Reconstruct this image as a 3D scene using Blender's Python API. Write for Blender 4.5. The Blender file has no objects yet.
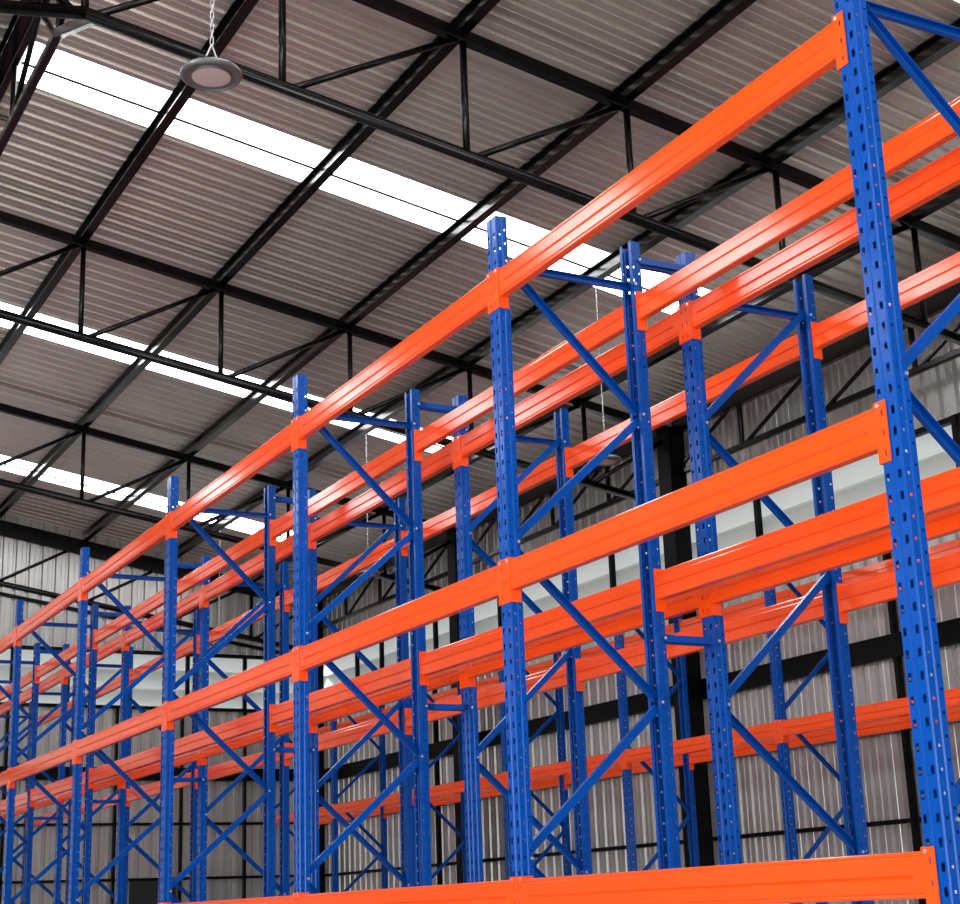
import bpy, math, random
from mathutils import Vector, Matrix
random.seed(4)
S = bpy.context.scene
COL = S.collection

# ------------------------------------------------------------------ materials
def mat(name, col, rough=.5, metal=0., spec=.5, emit=None, estr=0., coat=0., var=0., vscale=3., bump=0., bscale=20.):
    m = bpy.data.materials.new(name); m.use_nodes = True
    nt = m.node_tree; b = nt.nodes['Principled BSDF']
    b.inputs['Base Color'].default_value = (*col, 1)
    b.inputs['Roughness'].default_value = rough
    b.inputs['Metallic'].default_value = metal
    b.inputs['Specular IOR Level'].default_value = spec
    b.inputs['Coat Weight'].default_value = coat
    b.inputs['Coat Roughness'].default_value = .12
    if emit:
        b.inputs['Emission Color'].default_value = (*emit, 1)
        b.inputs['Emission Strength'].default_value = estr
    tc = nt.nodes.new('ShaderNodeTexCoord')
    if var > 0:
        n = nt.nodes.new('ShaderNodeTexNoise'); n.inputs['Scale'].default_value = vscale
        n.inputs['Detail'].default_value = 4
        nt.links.new(tc.outputs['Object'], n.inputs['Vector'])
        r = nt.nodes.new('ShaderNodeMapRange')
        r.inputs['From Min'].default_value = .3; r.inputs['From Max'].default_value = .7
        r.inputs['To Min'].default_value = 1 - var; r.inputs['To Max'].default_value = 1 + var
        nt.links.new(n.outputs['Fac'], r.inputs['Value'])
        mx = nt.nodes.new('ShaderNodeVectorMath'); mx.operation = 'SCALE'
        mx.inputs[0].default_value = col
        nt.links.new(r.outputs['Result'], mx.inputs['Scale'])
        nt.links.new(mx.outputs[0], b.inputs['Base Color'])
    if bump > 0:
        n2 = nt.nodes.new('ShaderNodeTexNoise'); n2.inputs['Scale'].default_value = bscale
        nt.links.new(tc.outputs['Object'], n2.inputs['Vector'])
        bp = nt.nodes.new('ShaderNodeBump'); bp.inputs['Strength'].default_value = bump
        bp.inputs['Distance'].default_value = .01
        nt.links.new(n2.outputs['Fac'], bp.inputs['Height']); nt.links.new(bp.outputs['Normal'], b.inputs['Normal'])
    return m
M_BLUE = mat('blue_paint', (.0002, .062, .34), .20, 0, .2, var=.05, vscale=6)
M_ORANGE = mat('orange_paint', (.96, .082, .004), .13, 0, .65, var=.03, vscale=4)
M_BLACK = mat('black_enamel', (.0016, .0016, .0018), .2, 0, .28, var=.1, vscale=5)
M_ROOF = mat('roof_sheet', (.66, .60, .55), .33, .75, .5, var=.06, vscale=1.2)
M_WALL = mat('wall_sheet', (.53, .515, .50), .33, .7, .5, var=.08, vscale=1.0)
M_FLAT = mat('black_primer', (.0015, .0015, .0016), .45, 0, .12)
M_ZINC = mat('zinc', (.75, .76, .78), .3, .9)
M_LAMP = mat('cast_aluminium', (.16, .17, .17), .4, .7)
M_LENS = mat('frosted_lens', (.46, .37, .36), .35, 0)
M_CONC = mat('concrete', (.31, .30, .29), .45, 0, var=.12, vscale=.6, bump=.1)
M_BLADE = mat('white_blade', (.80, .82, .81), .45, 0)
_nt = M_BLADE.node_tree; _tr = _nt.nodes.new('ShaderNodeBsdfTranslucent'); _tr.inputs['Color'].default_value = (.84, .86, .84, 1)
_mx = _nt.nodes.new('ShaderNodeMixShader'); _mx.inputs[0].default_value = .6
_nt.links.new(_nt.nodes['Principled BSDF'].outputs[0], _mx.inputs[1]); _nt.links.new(_tr.outputs[0], _mx.inputs[2])
_nt.links.new(_mx.outputs[0], _nt.nodes['Material Output'].inputs['Surface'])
M_SKY = mat('skylight_panel', (.9, .9, .9), .5, 0, emit=(.95, .98, 1.), estr=9.0)
M_DARK = mat('dark_door', (.012, .012, .014), .6, 0)

# ------------------------------------------------------------------ helpers
def mesh(name, verts, faces, m, smooth=False):
    me = bpy.data.meshes.new(name); me.from_pydata([tuple(v) for v in verts], [], faces)
    me.validate(); me.update(); me.materials.append(m)
    if smooth:
        for p in me.polygons: p.use_smooth = True
    return me
def link(name, me, parent=None, loc=(0, 0, 0), rz=0.):
    o = bpy.data.objects.new(name, me); COL.objects.link(o)
    o.location = loc; o.rotation_euler = (0, 0, rz)
    if parent is not None: o.parent = parent
    return o
def tag(o, label, cat, group=None):
    o['label'] = label; o['category'] = cat
    if group: o['group'] = group
    return o
def struct(o): o['kind'] = 'structure'; return o
def thing(name, loc, label, cat, group=None, rz=0.):
    return tag(link(name, None, None, loc, rz), label, cat, group)
class MB:
    def __init__(s): s.v = []; s.f = []
    def add(s, v, f):
        n = len(s.v); s.v += [Vector(a) for a in v]; s.f += [tuple(i + n for i in q) for q in f]
    def box(s, a, b):
        x0, y0, z0 = a; x1, y1, z1 = b
        s.add([(x0,y0,z0),(x1,y0,z0),(x1,y1,z0),(x0,y1,z0),(x0,y0,z1),(x1,y0,z1),(x1,y1,z1),(x0,y1,z1)],
              [(0,3,2,1),(4,5,6,7),(0,1,5,4),(1,2,6,5),(2,3,7,6),(3,0,4,7)])
    def prism(s, sec, p0, p1, up=(0, 0, 1), cap=True):
        """extrude closed section [(u,v)] from p0 to p1; v runs along up, u sideways"""
        p0 = Vector(p0); p1 = Vector(p1); d = (p1 - p0).normalized(); up = Vector(up)
        side = d.cross(up).normalized(); u2 = side.cross(d).normalized(); n = len(sec)
        vs = [p + side * a + u2 * b for p in (p0, p1) for a, b in sec]
        fs = [(i, (i + 1) % n, n + (i + 1) % n, n + i) for i in range(n)]
        if cap: fs += [tuple(range(n))[::-1], tuple(range(n, 2 * n))]
        s.add(vs, fs)
    def tube(s, p0, p1, r, n=10, up=(0, 0, 1)):
        s.prism([(r * math.cos(2 * math.pi * i / n), r * math.sin(2 * math.pi * i / n)) for i in range(n)], p0, p1, up)
    def make(s, name, m, smooth=False): 
        me = mesh(name, s.v, s.f, m, smooth)
        return me
def rect(w, h, r=.0):
    w /= 2; h /= 2
    if r <= 0: return [(-w, -h), (w, -h), (w, h), (-w, h)]
    return [(-w + r, -h), (w - r, -h), (w, -h + r), (w, h - r), (w - r, h), (-w + r, h), (-w, h - r), (-w, -h + r)]
def isec(w, h, t):
    w /= 2; h /= 2; q = t / 2
    return [(-w, -h), (w, -h), (w, -h + t), (q, -h + t), (q, h - t), (w, h - t), (w, h), (-w, h), (-w, h - t), (-q, h - t), (-q, -h + t), (-w, -h + t)]
def lathe(prof, n=36):
    v = []; f = []
    for r, z in prof:
        for i in range(n):
            a = 2 * math.pi * i / n; v.append((r * math.cos(a), r * math.sin(a), z))
    for j in range(len(prof) - 1):
        for i in range(n):
            k = (i + 1) % n; f.append((j * n + i, j * n + k, (j + 1) * n + k, (j + 1) * n + i))
    return v, f
ORD = ['first', 'second', 'third', 'fourth', 'fifth', 'sixth', 'seventh', 'eighth', 'ninth', 'tenth', 'eleventh', 'twelfth']

# ------------------------------------------------------------------ measures (metres)
L = 3.0587; GAP = .334
ZT, ZB1, ZB2, ZB3 = 5.47, 5.129, 3.434, 1.757
W, D, PITCH = .122, .072, .085
XC, YC, ZTC, ZBC = 6.83, .20, 5.47, 3.46
XW, YE, XRIDGE, XLEFT, YF = 8.6, 26.0, -1.52, -11.64, -12.0
TY = [.20, 6.68, 13.10, 19.55, 26.0]
def ztop(x): return 9.36 - .172 * (XRIDGE + abs(x - XRIDGE))
def zbot(x): return 8.19 - .163 * (XRIDGE + abs(x - XRIDGE))
def zroof(x): return 9.575 - .172 * (XRIDGE + abs(x - XRIDGE))

# ------------------------------------------------------------------ rack uprights
def upright_mesh(name, H):
    # open omega section, front face at x=0, open side towards +x; real punched slots
    half = [(.072, .034), (.072, .061), (.063, .061), (.053, .061), (.043, .061), (.037, .056), (.028, .056), (.017, .056), (.006, .056), (0, .051), (0, .041), (0, .024), (0, .008), (.005, .003)]
    path = half + [(a, -b) for a, b in reversed(half)]
    nh = len(half)
    hole_col = {2: 'round', 6: 'dia', 10: 'slot'}
    holes = {}
    for k, t in hole_col.items(): holes[k] = t; holes[len(path) - 2 - k] = t
    zs = [0.]; z = .06
    rows = []     # (z, type rows)
    zs = [0.0]; kinds = []
    def push(zz, kind): zs.append(zz); kinds.append(kind)
    z = .05; push(z, '')
    while z + PITCH < H - .01:
        push(z + .016, ''); push(z + .026, 'slot'); push(z + .037, 'slotd'); push(z + .048, 'slot'); push(z + .0595, ''); push(z + .070, 'mid'); push(z + .085, '')
        z += PITCH
    push(H, '')
    n = len(path); v = []; f = []
    for zz in zs:
        for a, b in path: v.append((a, b, zz))
    for j in range(len(zs) - 1):
        for i in range(n - 1):
            h = holes.get(i)
            if h == 'slot' and kinds[j] in ('slot', 'slotd'): continue
            if h == 'dia' and kinds[j] == 'slotd': continue
            if h == 'round' and kinds[j] == 'mid': continue
            f.append((j * n + i, j * n + i + 1, (j + 1) * n + i + 1, (j + 1) * n + i))
    # inner skin gives the steel its thickness
    me = mesh(name, v, f, M_BLUE)
    return me
UP_TALL = upright_mesh('upright_tall', ZT)
UP_LOW = UP_TALL
mb = MB(); mb.box((-.02, -.075, 0), (.10, .075, .008)); BASE = mb.make('base_plate', M_BLUE)
v, f = lathe([(0, -.006), (.0085, -.005), (.0085, .001), (.006, .006), (0, .006)], 10)
BOLT = mesh('bolt', [(a, c, b) for a, b, c in v], f, M_ZINC)

def cbar(name, p0, p1, w=.045, t=.028):
    mb = MB(); wall = .004
    sec = [(-t/2, -w/2), (t/2, -w/2), (t/2, -w/2 + wall), (-t/2 + wall, -w/2 + wall), (-t/2 + wall, w/2 - wall), (t/2, w/2 - wall), (t/2, w/2), (-t/2, w/2)]
    mb.prism(sec, p0, p1, up=(0, 0, 1)); return mb.make(name, M_BLUE)
def brace_set(nodes, top):
    """nodes: zigzag [(x,z)], braces lie inside the uprights' open sides"""
    out = [('horizontal_brace', cbar('horizontal_brace', (.055, 0, top), (.945, 0, top)))]
    for (x0, z0), (x1, z1) in zip(nodes, nodes[1:]):
        dz = math.copysign(.025, z1 - z0)
        out.append(('diagonal_brace', cbar('diagonal_brace', (x0, 0, z0 + dz), (x1, 0, z1 - dz))))
    out.append(('horizontal_brace', cbar('horizontal_brace_low', (.055, 0, .14), (.945, 0, .14))))
    return out
xa, xb = .060, .940
ZN = [5.25, 4.37, 3.54, 2.69, 1.86, 1.02, .20]
NA = [(xa if i % 2 == 0 else xb, z) for i, z in enumerate(ZN)]
NB = [(xb if i % 2 == 0 else xa, z) for i, z in enumerate(ZN)]
NC = [(xa if i % 2 == 0 else xb, z) for i, z in enumerate([5.00, 4.28, 3.48, 2.76, 1.96, 1.2, .4])]
SETS = {'A': (UP_TALL, brace_set(NA, 5.19), NA, 5.19), 'B': (UP_TALL, brace_set(NB, 5.19), NB, 5.19), 'C': (UP_LOW, brace_set(NA, 5.19), NA, 5.19)}
ROWN = {'A': 'near rack row', 'B': 'middle rack row', 'C': 'far wall-side rack row'}
def frame(row, x, y, k, ordn, n_last):
    up, br, nodes, top = SETS[row]
    end = 'at the right end' if ordn == 0 else ('at the far left end' if ordn == n_last else ORD[ordn] + ' from the right end')
    t = thing('upright_frame', (x, y, 0), 'blue perforated upright frame of the %s, %s' % (ROWN[row], end), 'rack frame',
              'upright frames of the ' + ROWN[row])
    link('upright', up, t, (0, 0, 0)); link('upright', up, t, (1.0, 0, 0), math.pi)
    link('base_plate', BASE, t, (0, 0, 0)); link('base_plate', BASE, t, (1, 0, 0), math.pi)
    for nm, me in br: link(nm, me, t)
    if k <= 4 and row != 'C':
        for bx, bz in nodes[:-2] + [(.057, top + .0), (.943, top + .0)]:
            if abs(bz - top) < .06 and bz != top: continue
            link('bolt', BOLT, t, (bx, -.064, bz))
    return t

# ------------------------------------------------------------------ beams
def crossbeam_meshes():
    y0, y1 = .067, L - .067; h = .165
    # cross-section (x inward, z down from the top)
    sec = [(.004, 0), (.027, 0), (.032, -.005), (.032, -.034), (.050, -.034), (.055, -.040), (.055, -.084), (.048, -.091), (.055, -.098),
           (.055, -h + .006), (.049, -h), (.006, -h), (0, -h + .005), (0, -h + .011), (.005, -h + .017), (0, -h + .023), (0, -.097), (.008, -.089), (0, -.080), (0, -.022), (.004, -.017), (0, -.012), (0, -.004)]
    mb = MB(); n = len(sec)
    stops = [(y0, 0.), (y0 + .045, 0.), (y0 + .07, 1.), (y1 - .07, 1.), (y1 - .045, 0.), (y1, 0.)]
    vs = []
    for y, g in stops:
        for i, (a, b) in enumerate(sec):
            aa = a
            if i == 17: aa = a * g
            vs.append((aa, y, b))
    fs = []
    for j in range(len(stops) - 1):
        for i in range(n):
            k = (i + 1) % n; fs.append((j * n + i, (j + 1) * n + i, (j + 1) * n + k, j * n + k))
    fs += [tuple(range(n)), tuple(range((len(stops) - 1) * n, len(stops) * n))[::-1]]
    mb.add(vs, fs); beam = mb.make('beam_body', M_ORANGE)
    # end connector: slotted plate on the upright face and a leg on its side. origin at beam end (y = 0 is the upright centre)
    mb = MB(); H = .246; t = .005
    ys = [.0015, .020, .030, .063]; zz = [.014]
    for c in (-.035, -.115, -.195): zz += [c + .012, c - .012]
    zz.append(.014 - H)
    vs = []; fs = []
    for X in (-t, -.0005):
        for z in zz:
            for y in ys: vs.append((X, y, z))
    ny = len(ys); nz = len(zz); off = ny * nz
    for j in range(nz - 1):
        for i in range(ny - 1):
            if i == 1 and j % 2 == 1:
                a, b, c, d = j*ny+i, j*ny+i+1, (j+1)*ny+i+1, (j+1)*ny+i
                fs += [(a, b, b+off, a+off), (b, c, c+off, b+off), (c, d, d+off, c+off), (d, a, a+off, d+off)]
                continue
            a, b, c, d = j*ny+i, j*ny+i+1, (j+1)*ny+i+1, (j+1)*ny+i
            fs += [(a, d, c, b), (a+off, b+off, c+off, d+off)]
    for j in range(nz - 1):
        a, d = j*ny, (j+1)*ny; fs.append((a, a+off, d+off, d)); a, d = j*ny+ny-1, (j+1)*ny+ny-1; fs.append((a, d, d+off, a+off))
    for i in range(ny - 1):
        fs.append((i, i+1, i+1+off, i+off)); q = (nz-1)*ny+i; fs.append((q, q+off, q+1+off, q+1))
    mb.add(vs, fs)
    mb.box((-t, .0622, .014 - H), (.062, .0672, .014))
    con = mb.make('end_connector', M_ORANGE)
    m2 = MB(); m2.tube((-.009, .045, -.002), (0, .045, -.002), .008, 8); pin = m2.make('safety_pin', M_ZINC)
    return beam, con, pin
BEAM, CON, PIN = crossbeam_meshes()
def mirror_y(me):
    m2 = me.copy()
    for v in m2.vertices: v.co.y = L - v.co.y
    m2.flip_normals(); return m2
def mirror_x(me):
    m2 = me.copy()
    for v in m2.vertices: v.co.x = -v.co.x
    m2.flip_normals(); return m2
CON2 = mirror_y(CON); PIN2 = mirror_y(PIN)
FRONT = (BEAM, CON, CON2, PIN, PIN2)
REAR = tuple(mirror_x(m) for m in FRONT)
def crossbeam(x, y, z, rear, label, group):
    b, c1, c2, p1, p2 = REAR if rear else FRONT
    t = thing('crossbeam', (x, y, z), label, 'rack beam', group)
    link('beam_body', b, t); link('end_connector', c1, t); link('end_connector', c2, t)
    link('safety_pin', p1, t); link('safety_pin', p2, t)
    return t

# ------------------------------------------------------------------ build the racks
XA, XB = 0., 1. + GAP
for row, x in (('A', XA), ('B', XB)):
    for k in range(9): frame(row, x, k * L, k, k, 8)
for k in range(2, 9): frame('C', XC, k * L + YC, k, k - 2, 6)
LV = {'top': ZB1, 'second': ZB2, 'lowest': ZB3}
for row, x, faces in (('A', XA, ('aisle', 'back')), ('B', XB, ('front', 'back'))):
    for face in faces:
        rear = face == 'back'
        for lv in (('top', 'second', 'lowest') if (row == 'A' and not rear) else ('top', 'second')):
            for k in range(8):
                side = {'aisle': 'facing side', 'front': 'front side', 'back': 'rear side'}[face]
                crossbeam(x + (1. if rear else 0.), k * L, LV[lv], rear,
                          'orange %s-level beam, %s of %s, %s bay from right' % (lv, side, ROWN[row], ORD[k]),
                          'orange beams of the ' + ROWN[row])
for lv, z in (('top', 5.12), ('second', ZBC)):
    for rear in (False, True):
        for k in range(2, 8):
            crossbeam(XC + (1. if rear else 0.), k * L + YC, z, rear,
                      'orange %s-level beam, %s of far wall-side row, %s bay from right' % (lv, 'wall side' if rear else 'aisle side', ORD[k - 2]),
                      'orange beams of the far wall-side row')
mb = MB(); sec = [(-.014, -.02), (.014, -.02), (.014, -.016), (-.010, -.016), (-.010, .016), (.014, .016), (.014, .02), (-.014, .02)]
mb.prism(sec, (1.004, 0, 0), (1 + GAP - .004, 0, 0)); SP = mb.make('spacer_bar', M_BLUE)
mb = MB(); 
for a in (.985, 1 + GAP - .045): mb.box((a, -.068, -.022), (a + .06, -.063, .022))
mb.box((1.004, -.068, -.02), (1 + GAP - .004, -.064, .02)); SPP = mb.make('spacer_plate', M_BLUE)
for k in range(9):
    for z, w in ((5.35, 'at the top'), (3.05, 'below the second beams')):
        t = thing('row_spacer', (0, k * L, z), 'short blue spacer %s between near and middle rows, %s frames from right' % (w, ORD[k]), 'rack spacer', 'blue spacers between the back to back rows')
        link('spacer_bar', SP, t); link('spacer_plate', SPP, t)
        if k <= 4:
            for bx in (1 - .02, 1 + GAP + .02): link('bolt', BOLT, t, (bx, -.074, 0))

# ------------------------------------------------------------------ roof, walls, floor
def corrugated(mb, fn, s0, s1, hfun0, hfun1, pitch=.25, rib=.040, phase=0.):
    """strip of sheet: fn(s, t, d) -> point, s across ribs, t in {0,1} along, d = rib depth outward"""
    prof = [(0, 0), (.078, 0), (.086, .006), (.098, .006), (.106, 0), (.172, 0), (.192, 1), (.230, 1)]
    pts = [(s0, 0.)]
    i0 = int(math.floor((s0 - phase) / pitch)) - 1
    s = i0
    while True:
        for a, d in prof:
            q = phase + s * pitch + a * pitch / .25
            if q > s0 + 1e-4 and q < s1 - 1e-4: pts.append((q, rib if d == 1 else d))
        s += 1
        if phase + s * pitch > s1: break
    pts.append((s1, 0.))
    vs = []; fs = []
    for q, d in pts: vs += [fn(q, hfun0(q), d), fn(q, hfun1(q), d)]
    for i in range(len(pts) - 1): fs.append((2*i, 2*i+1, 2*i+3, 2*i+2))
    mb.add(vs, fs)

SKY = [c + .04 for c in (-9.40, -2.95, 3.52, 9.95, 16.42, 22.88)]
HW = .41; XSK = 6.65
mbr = MB(); i = 1
for sgn, hw, d0 in ((1, HW, .2), (-1, .85, 1.7)):  # unseen left slope: strips widened to strengthen reflections on the beams
    fn = lambda s, x, d, g=sgn: (XRIDGE + g * x, s, zroof(XRIDGE + g * x) + d)
    d1 = XSK - XRIDGE; d2 = XW - XRIDGE + .05; y = YF
    for c in SKY:
        corrugated(mbr, fn, y, c - hw, lambda q: 0., lambda q: d2)
        corrugated(mbr, fn, c - hw, c + hw, lambda q: 0., lambda q: d0)
        corrugated(mbr, fn, c - hw, c + hw, lambda q: d1, lambda q: d2)
        y = c + hw
        m = MB(); corrugated(m, fn, c - hw, c + hw, lambda q: d0, lambda q: d1)
        o = struct(link('window_%d' % i, m.make('skylight', M_SKY)))
        m = MB(); x0 = XRIDGE + sgn * d0; x1 = XRIDGE + sgn * d1; yy = c + .03
        m.tube((x0, yy, zroof(x0) - .012), (x1, yy, zroof(x1) - .012), .014, 6)
        link('sealing_strip', m.make('sealing_strip', M_BLACK), o); i += 1
    corrugated(mbr, fn, y, YE + .1, lambda q: 0., lambda q: d2)
struct(link('ceiling', mbr.make('ceiling', M_ROOF)))

m = MB(); m.box((XLEFT - .2, YF, -.2), (XW + .2, YE + .2, 0)); struct(link('floor', m.make('floor', M_CONC)))
LZ0, LZ1 = 5.60, 6.70
# right wall (x = XW) below and above the louvres
def wallfn_x(X, g): return lambda s, z, d: (X + g * d, s, z)
def wallfn_y(Y, g): return lambda s, z, d: (s, Y + g * d, z)
m = MB()
corrugated(m, wallfn_x(XW, 1), YF, YE, lambda q: 0., lambda q: LZ0)
corrugated(m, wallfn_x(XW, 1), YF, YE, lambda q: LZ1, lambda q: zroof(XW))
struct(link('wall_right', m.make('wall_right', M_WALL)))
m = MB()
corrugated(m, wallfn_y(YE, 1), XLEFT, XW, lambda q: 0., lambda q: LZ0)
corrugated(m, wallfn_y(YE, 1), XLEFT, XW, lambda q: LZ1, lambda q: zroof(q))
struct(link('wall_end', m.make('wall_end', M_WALL)))
m = MB()
for y0, y1, zb in ((YF, -6, 0.), (-6, 2, 4.5), (2, YE, 0.)):
    corrugated(m, wallfn_x(XLEFT, -1), y0, y1, lambda q: zb, lambda q: LZ0)
corrugated(m, wallfn_x(XLEFT, -1), YF, YE, lambda q: LZ1, lambda q: zroof(XLEFT))
struct(link('wall_left', m.make('wall_left', M_WALL)))

m = MB()
corrugated(m, wallfn_y(YF, -1), XLEFT, -9.5, lambda q: 0., lambda q: zroof(q))
corrugated(m, wallfn_y(YF, -1), -9.5, -1.5, lambda q: 5., lambda q: zroof(q))
corrugated(m, wallfn_y(YF, -1), -1.5, XW, lambda q: 0., lambda q: zroof(q))
struct(link('wall_front', m.make('wall_front', M_WALL)))

# louvre bands: bent white blades with open gaps
def blade_mesh(axis, a0, a1, base):
    sec = [(.00, .00), (.03, -.02), (.07, .00), (.30, -.36), (.30, -.40), (.33, -.40), (.33, -.355), (.08, .03), (.0, .03)]
    # outward distance, height relative to blade's top
    sec = [(.38, -.44), (.41, -.44), (.41, -.40), (.03, 0.0), (.0, .0), (.0, -.04), (.02, -.04), (.38, -.40)]
    m = MB(); vs = []; n = len(sec)
    for a in (a0, a1):
        for d, z in sec:
            vs.append((XW - .02 + d, a, z) if axis == 'y' else (a, YE - .02 + d, z))
    fs = [(k, (k + 1) % n, n + (k + 1) % n, n + k) for k in range(n)] + [tuple(range(n))[::-1], tuple(range(n, 2*n))]
    m.add(vs, fs); return m.make('louver_blade', M_BLADE)
for axis, rng, nm in (('y', (YF, YE), 'right'), ('x', (XLEFT, XW), 'end')):
    m = MB()
    if axis == 'y':
        m.box((XW - .06, rng[0], LZ1 - .06), (XW + .02, rng[1], LZ1 + .01)); m.box((XW - .05, rng[0], LZ0 - .02), (XW + .02, rng[1], LZ0 + .04))
    else:
        m.box((rng[0], YE - .06, LZ1 - .06), (rng[1], YE + .02, LZ1 + .01)); m.box((rng[0], YE - .05, LZ0 - .02), (rng[1], YE + .02, LZ0 + .04))
    w = struct(link('window_%d' % i, m.make('louver_frame', M_FLAT))); i += 1
    bm = blade_mesh(axis, rng[0], rng[1], 0)
    for q in range(3): link('louver_blade', bm, w, (0, 0, LZ1 - .03 - q * .375 + .06))
    for s in ([-2.7, .9, 4.45, 7.99, 11.57, 15.06, 18.5, 20.9, 23.2, 24.35] if axis == 'y' else [-9.5, -7.2, -5, -2.8, -.6, 2.24, 3.28, 5.62, 6.8]):
        m = MB()
        if axis == 'y': m.box((XW - .09, s - .035, LZ0), (XW - .02, s + .035, LZ1))
        else: m.box((s - .035, YE - .09, LZ0), (s + .035, YE - .02, LZ1))
        link('mullion', m.make('mullion', M_FLAT), w)

# wall rails and studs
tn = [1]
def trim(m, mt=None): 
    struct(link('trim_%d' % tn[0], m.make('trim', mt or M_FLAT))); tn[0] += 1
for z, h in ((1.4, .05), (2.41, .05), (3.42, .05)):
    m = MB(); m.box((XW - .07, YF, z - h/2), (XW - .003, YE - .01, z + h/2)); trim(m)
    m = MB(); m.box((XLEFT, YE - .07, z - h/2), (XW, YE - .003, z + h/2)); trim(m)
m = MB(); m.box((XW - .09, YF, 4.22), (XW - .003, YE - .01, 4.48)); trim(m)
m = MB(); m.box((XLEFT, YE - .09, 4.23), (XW, YE - .003, 4.47)); trim(m)
for s in (2.4, 5.9, 9.31, 21.02):
    m = MB(); m.box((XW - .08, s - .03, 0), (XW - .003, s + .03, 5.6)); trim(m)
for s in (-9, -6.5, -4, -1.4, 2.2, 4.25, 5.53, 6.81):
    m = MB(); m.box((s - .024, YE - .10, 0), (s + .024, YE - .003, 5.6)); trim(m)
m = MB(); m.box((4.57, YE - .06, 0), (5.45, YE - .02, 2.42)); struct(link('door_1', m.make('door', M_DARK)))

# ------------------------------------------------------------------ steel structure
PX = [XRIDGE, .12, 1.82, 3.52, 5.22, 6.95]      # purlin lines on the right slope
def bar(p0, p1, w, h, nm, up=(0, 0, 1), r=.012):
    m = MB(); m.prism(rect(w, h, r), p0, p1, up); return m.make(nm, M_BLACK)
def pipe(p0, p1, r, nm):
    m = MB(); m.tube(p0, p1, r, 14, (0, 1, 0) if abs((Vector(p1) - Vector(p0)).normalized().y) < .9 else (0, 0, 1))
    me = m.make(nm, M_BLACK)
    for p in me.polygons: p.use_smooth = len(p.vertices) == 4
    return me
WHERE = ['nearest, just overhead', 'over the second rack bays', 'in the middle of the hall', 'next before the end wall', 'against the end wall']
for j, Y in enumerate(TY):
    t = thing('roof_truss', (0, Y, 0), 'black steel lattice roof truss, ' + WHERE[j], 'roof truss', 'roof trusses')
    for sg, xe in ((1, XW - .15), (-1, XLEFT + .15)):
        link('top_chord', bar((XRIDGE, 0, ztop(XRIDGE)), (xe, 0, ztop(xe)), .10, .12, 'top_chord'), t)
        if j == len(TY) - 1: link('edge_beam', bar((XRIDGE, -.02, ztop(XRIDGE) - .13), (xe, -.02, ztop(xe) - .13), .10, .22, 'edge_beam'), t)
        link('bottom_chord', pipe((XRIDGE, 0, zbot(XRIDGE)), (xe, 0, zbot(xe)), .054, 'bottom_chord'), t)
        if sg == 1: xs = [XRIDGE, .12, 1.82, 3.52, 5.22, 6.95]
        else: xs = [XRIDGE - 1.52, XRIDGE - 3.22, XRIDGE - 4.92, XRIDGE - 6.62, XRIDGE - 8.35]
        for x in xs: link('vertical_web', pipe((x, 0, zbot(x)), (x, 0, ztop(x)), .032, 'vertical_web'), t)
        full = ([XRIDGE] + [x for x in xs if x != XRIDGE] + [xe])
        for a, b in zip(full, full[1:]):
            d = .10 * sg
            link('diagonal_web', pipe((a + d, 0, zbot(a + d) + .03), (b - .05 * sg, 0, ztop(b - .05 * sg) - .03), .030, 'diagonal_web'), t)
        if j == len(TY) - 1 and sg == 1:
            link('lower_rail', bar((XRIDGE, -.02, zbot(XRIDGE) - .22), (xe, -.02, zbot(xe) - .16), .06, .07, 'lower_rail'), t)
PW = ['at the ridge', 'first below the ridge', 'second below the ridge', 'third below the ridge', 'fourth below the ridge', 'fifth below the ridge']
for sg in (1, -1):
    for n, x in enumerate(PX):
        if sg == -1 and n == 0: continue
        xx = x if sg == 1 else 2 * XRIDGE - x
        m = MB(); m.prism(isec(.105, .17, .014), (0, YF, 0), (0, YE - .02, 0))
        o = link('roof_purlin', m.make('roof_purlin', M_BLACK), None, (xx, 0, ztop(xx) + .145 - .02 + (-.02 if n == 0 else 0)))
        tag(o, 'black steel roof purlin running the hall length, %s%s' % (PW[n], '' if sg == 1 else ', far left slope'), 'purlin', 'roof purlins')
# ridge lattice between the nearest two trusses
t = thing('ridge_lattice', (XRIDGE + .10, 0, 0), 'black lattice girder with bright edges under the ridge, upper left corner', 'girder')
zr = 9.0; yk = 8.0
link('bottom_chord', bar((0, 6.70, zbot(XRIDGE)), (0, yk, zr), .08, .09, 'rc'), t)
link('bottom_chord', bar((0, yk, zr), (0, 12.0, zr), .08, .09, 'rc'), t)
link('bottom_chord', bar((0, 12.0, zr), (0, 13.05, zbot(XRIDGE)), .08, .09, 'rc'), t)
zt = ztop(XRIDGE) + .04
link('top_chord', bar((0, 6.70, zt), (0, 13.05, zt), .08, .09, 'rt'), t)
for y in (8.0, 9.8, 11.0, 12.0): link('vertical_web', bar((0, y, zr), (0, y, zt), .05, .05, 'rv', (0, 1, 0)), t)
for a, b in ((9.8, 8.8), (9.8, 10.9), (11.9, 11.0), (7.95, 7.2), (8.1, 8.75)): link('diagonal_web', bar((0, a, zr + .03), (0, b, zt - .03), .05, .05, 'rd', (0, 1, 0)), t)
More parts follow.
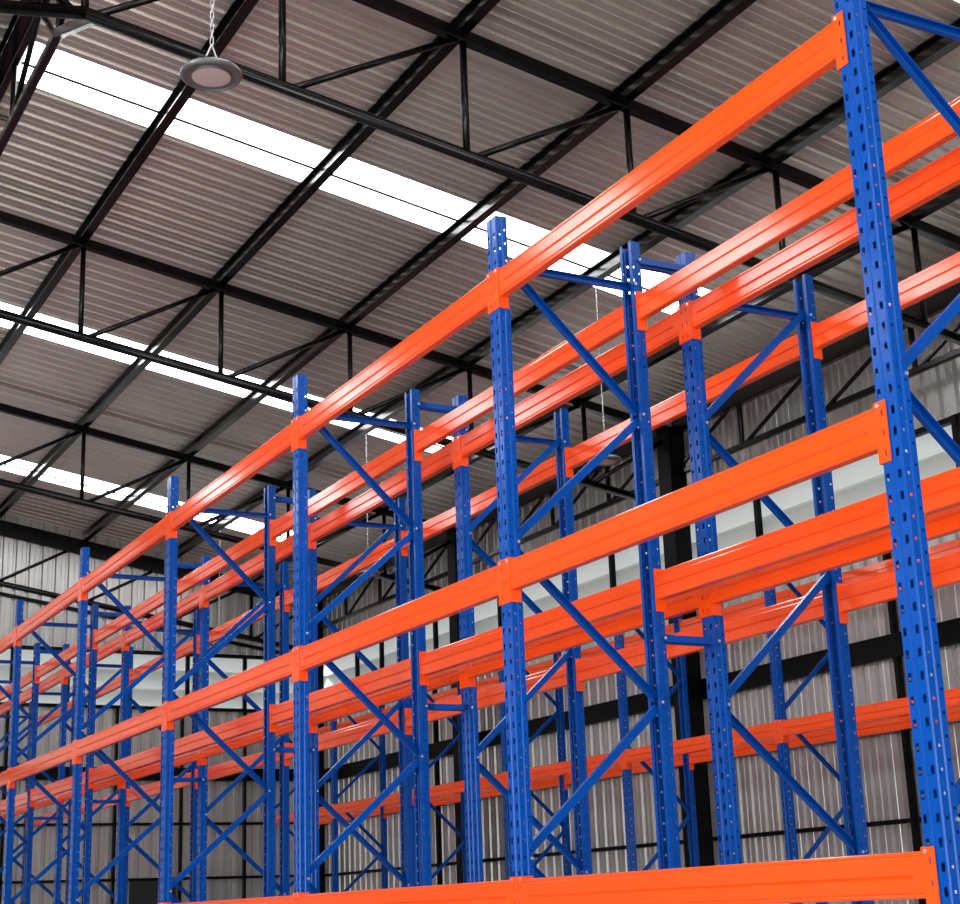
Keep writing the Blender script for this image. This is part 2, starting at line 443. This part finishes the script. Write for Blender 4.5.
# columns along the side wall and lattice girders between them
CW = ['nearest the camera', 'behind the first bays of the wall-side row', 'beyond the middle of the wall-side rack row', 'near the far corner', 'in the far corner']
for j, Y in enumerate(TY):
    m = MB(); z1 = ztop(XW - .25)
    m.box((XW - .42, Y - .19, 0), (XW - .16, Y + .10, z1))
    o = link('steel_column', m.make('steel_column', M_FLAT)); tag(o, 'thick black steel column on the side wall, ' + CW[j], 'column', 'side wall columns')
GW = ['nearest the camera', 'between the second and third columns', 'between the third and fourth columns', 'next to the end wall']
for j in range(4):
    t = thing('eave_girder', (XW - .27, 0, 0), 'black lattice girder high on the side wall, ' + GW[j], 'girder', 'lattice girders along the side wall')
    a, b = TY[j] + .14, TY[j + 1] - .14; zl, zh = 7.28, 7.93
    link('bottom_chord', bar((0, a, zl), (0, b, zl), .07, .08, 'gb'), t); link('top_chord', bar((0, a, zh), (0, b, zh), .10, .20, 'gt'), t)
    st = (TY[j + 1] - TY[j]) / 4
    for q in range(1, 4):
        y = TY[j] + q * st; link('vertical_web', bar((0, y, zl), (0, y, zh), .06, .06, 'gv', (0, 1, 0)), t)
    for q in range(0, 4):
        y0 = TY[j] + q * st + .14; y1 = TY[j] + (q + 1) * st - .10
        link('diagonal_web', bar((0, y1, zl + .03), (0, y0, zh - .05), .05, .05, 'gd', (0, 1, 0)), t)

# ------------------------------------------------------------------ high bay lamps
prof = [(0, .10), (.05, .10), (.055, .055), (.11, .05), (.115, .035), (.172, .03), (.180, .018), (.180, .004), (.172, -.004), (.160, -.006), (.155, .0), (.120, .004), (.118, -.004), (.112, -.006)]
v, f = lathe(prof, 48); HOUS = mesh('housing', v, f, M_LAMP, False)
v, f = lathe([(0, -.010), (.06, -.010), (.112, -.006)], 48); LENS = mesh('lens', v, f, M_LENS, True)
m = MB()
for q in range(24):
    a = 2 * math.pi * q / 24
    m.prism(rect(.005, .014), (.058 * math.cos(a), .058 * math.sin(a), .06), (.155 * math.cos(a), .155 * math.sin(a), .036))
FIN = m.make('cooling_fins', M_LAMP)
m = MB(); m.tube((0, 0, .10), (0, 0, .15), .02, 12); m.tube((-.03, 0, .13), (.0, 0, .21), .005, 6, (0, 1, 0)); m.tube((.03, 0, .13), (.0, 0, .21), .005, 6, (0, 1, 0)); HOOK = m.make('hook', M_ZINC)
def chain_mesh(h, f=1.):
    m = MB(); n = int(h / .042)
    for q in range(n):
        z = .21 + q * .042
        dx, dy = ((.009 * f, 0) if q % 2 == 0 else (0, .009 * f))
        m.tube((-dx, -dy, z), (-dx, -dy, z + .05), .0035 * f, 5, (1, 1, 0)); m.tube((dx, dy, z), (dx, dy, z + .05), .0035 * f, 5, (1, 1, 0))
        m.tube((-dx, -dy, z), (dx, dy, z), .0035, 5); m.tube((-dx, -dy, z + .05), (dx, dy, z + .05), .0035, 5)
    return m.make('chain', M_ZINC)
ZL = 6.33
CH = {}
LAMPS = [(-1.51, 3.62, 'grey round lamp on a chain under the ridge, nearest the camera'),
         (-1.61, 10.05, 'grey round lamp at the left picture edge'),
         (5.17, 9.9, 'round lamp on a thin chain over the far aisle, nearest of three'),
         (5.17, 16.3, 'round lamp on a thin chain over the far aisle, middle of three'),
         (5.17, 22.8, 'round lamp on a thin chain over the far aisle, nearest the end wall')]
for x, y, lb in LAMPS:
    t = thing('pendant_lamp', (x, y, ZL), lb, 'lamp', 'hanging high bay lamps')
    link('housing', HOUS, t); link('lens', LENS, t); link('cooling_fins', FIN, t); link('hook', HOOK, t)
    h = round((8.94 if y > 10 and x < 0 else ztop(x)) - ZL - .21, 2)
    if h not in CH: CH[h] = chain_mesh(h, 1. if x < 0 else .55)
    link('chain', CH[h], t)

# ------------------------------------------------------------------ light
w = bpy.data.worlds.new('World'); S.world = w; w.use_nodes = True
w.node_tree.nodes['Background'].inputs['Color'].default_value = (.96, .98, 1., 1)
w.node_tree.nodes['Background'].inputs['Strength'].default_value = 1.5

def door_fill(nm, loc, rot, sx, sy, e):  # area lamp added at an unseen door opening to light the racks
    l = bpy.data.lights.new(nm, 'AREA'); l.shape = 'RECTANGLE'; l.size = sx; l.size_y = sy; l.energy = e; l.color = (1, .98, .95)
    o = bpy.data.objects.new(nm, l); COL.objects.link(o); o.location = loc; o.rotation_euler = rot
H_ = math.pi / 2
door_fill('front_door_fill', (-5.5, YF + .05, 2.5), (H_, 0, 0), 8, 5, 1000)
door_fill('side_door_fill', (XLEFT + .05, -2, 2.25), (H_, 0, -H_), 8, 4.5, 950)
# ------------------------------------------------------------------ camera
R = None
a, b, c = 0.49801345768564037, 0.27900042337732706, -0.03612760030577315
fw = Vector((math.sin(a) * math.cos(b), math.cos(a) * math.cos(b), math.sin(b)))
r = Vector((math.cos(a), -math.sin(a), 0)); u = r.cross(fw)
r2 = r * math.cos(c) + u * math.sin(c); u2 = -r * math.sin(c) + u * math.cos(c)
cam = bpy.data.cameras.new('camera'); co = bpy.data.objects.new('camera', cam); COL.objects.link(co)
mw = Matrix(((r2.x, u2.x, -fw.x, -4.205163), (r2.y, u2.y, -fw.y, -4.445409), (r2.z, u2.z, -fw.z, 1.6), (0, 0, 0, 1)))
co.matrix_world = mw
cam.sensor_width = 36; cam.sensor_fit = 'HORIZONTAL'; cam.lens = 36 * 1605.878 / 960; cam.clip_start = .05; cam.clip_end = 300
S.camera = co
S.view_settings.view_transform = 'Standard'; S.view_settings.look = 'None'; S.view_settings.gamma = 1
S.view_settings.use_curve_mapping = False; S.view_settings.exposure = -0.15
S.cycles.use_denoising = True
S.cycles.max_bounces = 8; S.cycles.diffuse_bounces = 5; S.cycles.glossy_bounces = 4
S.cycles.sample_clamp_indirect = 6
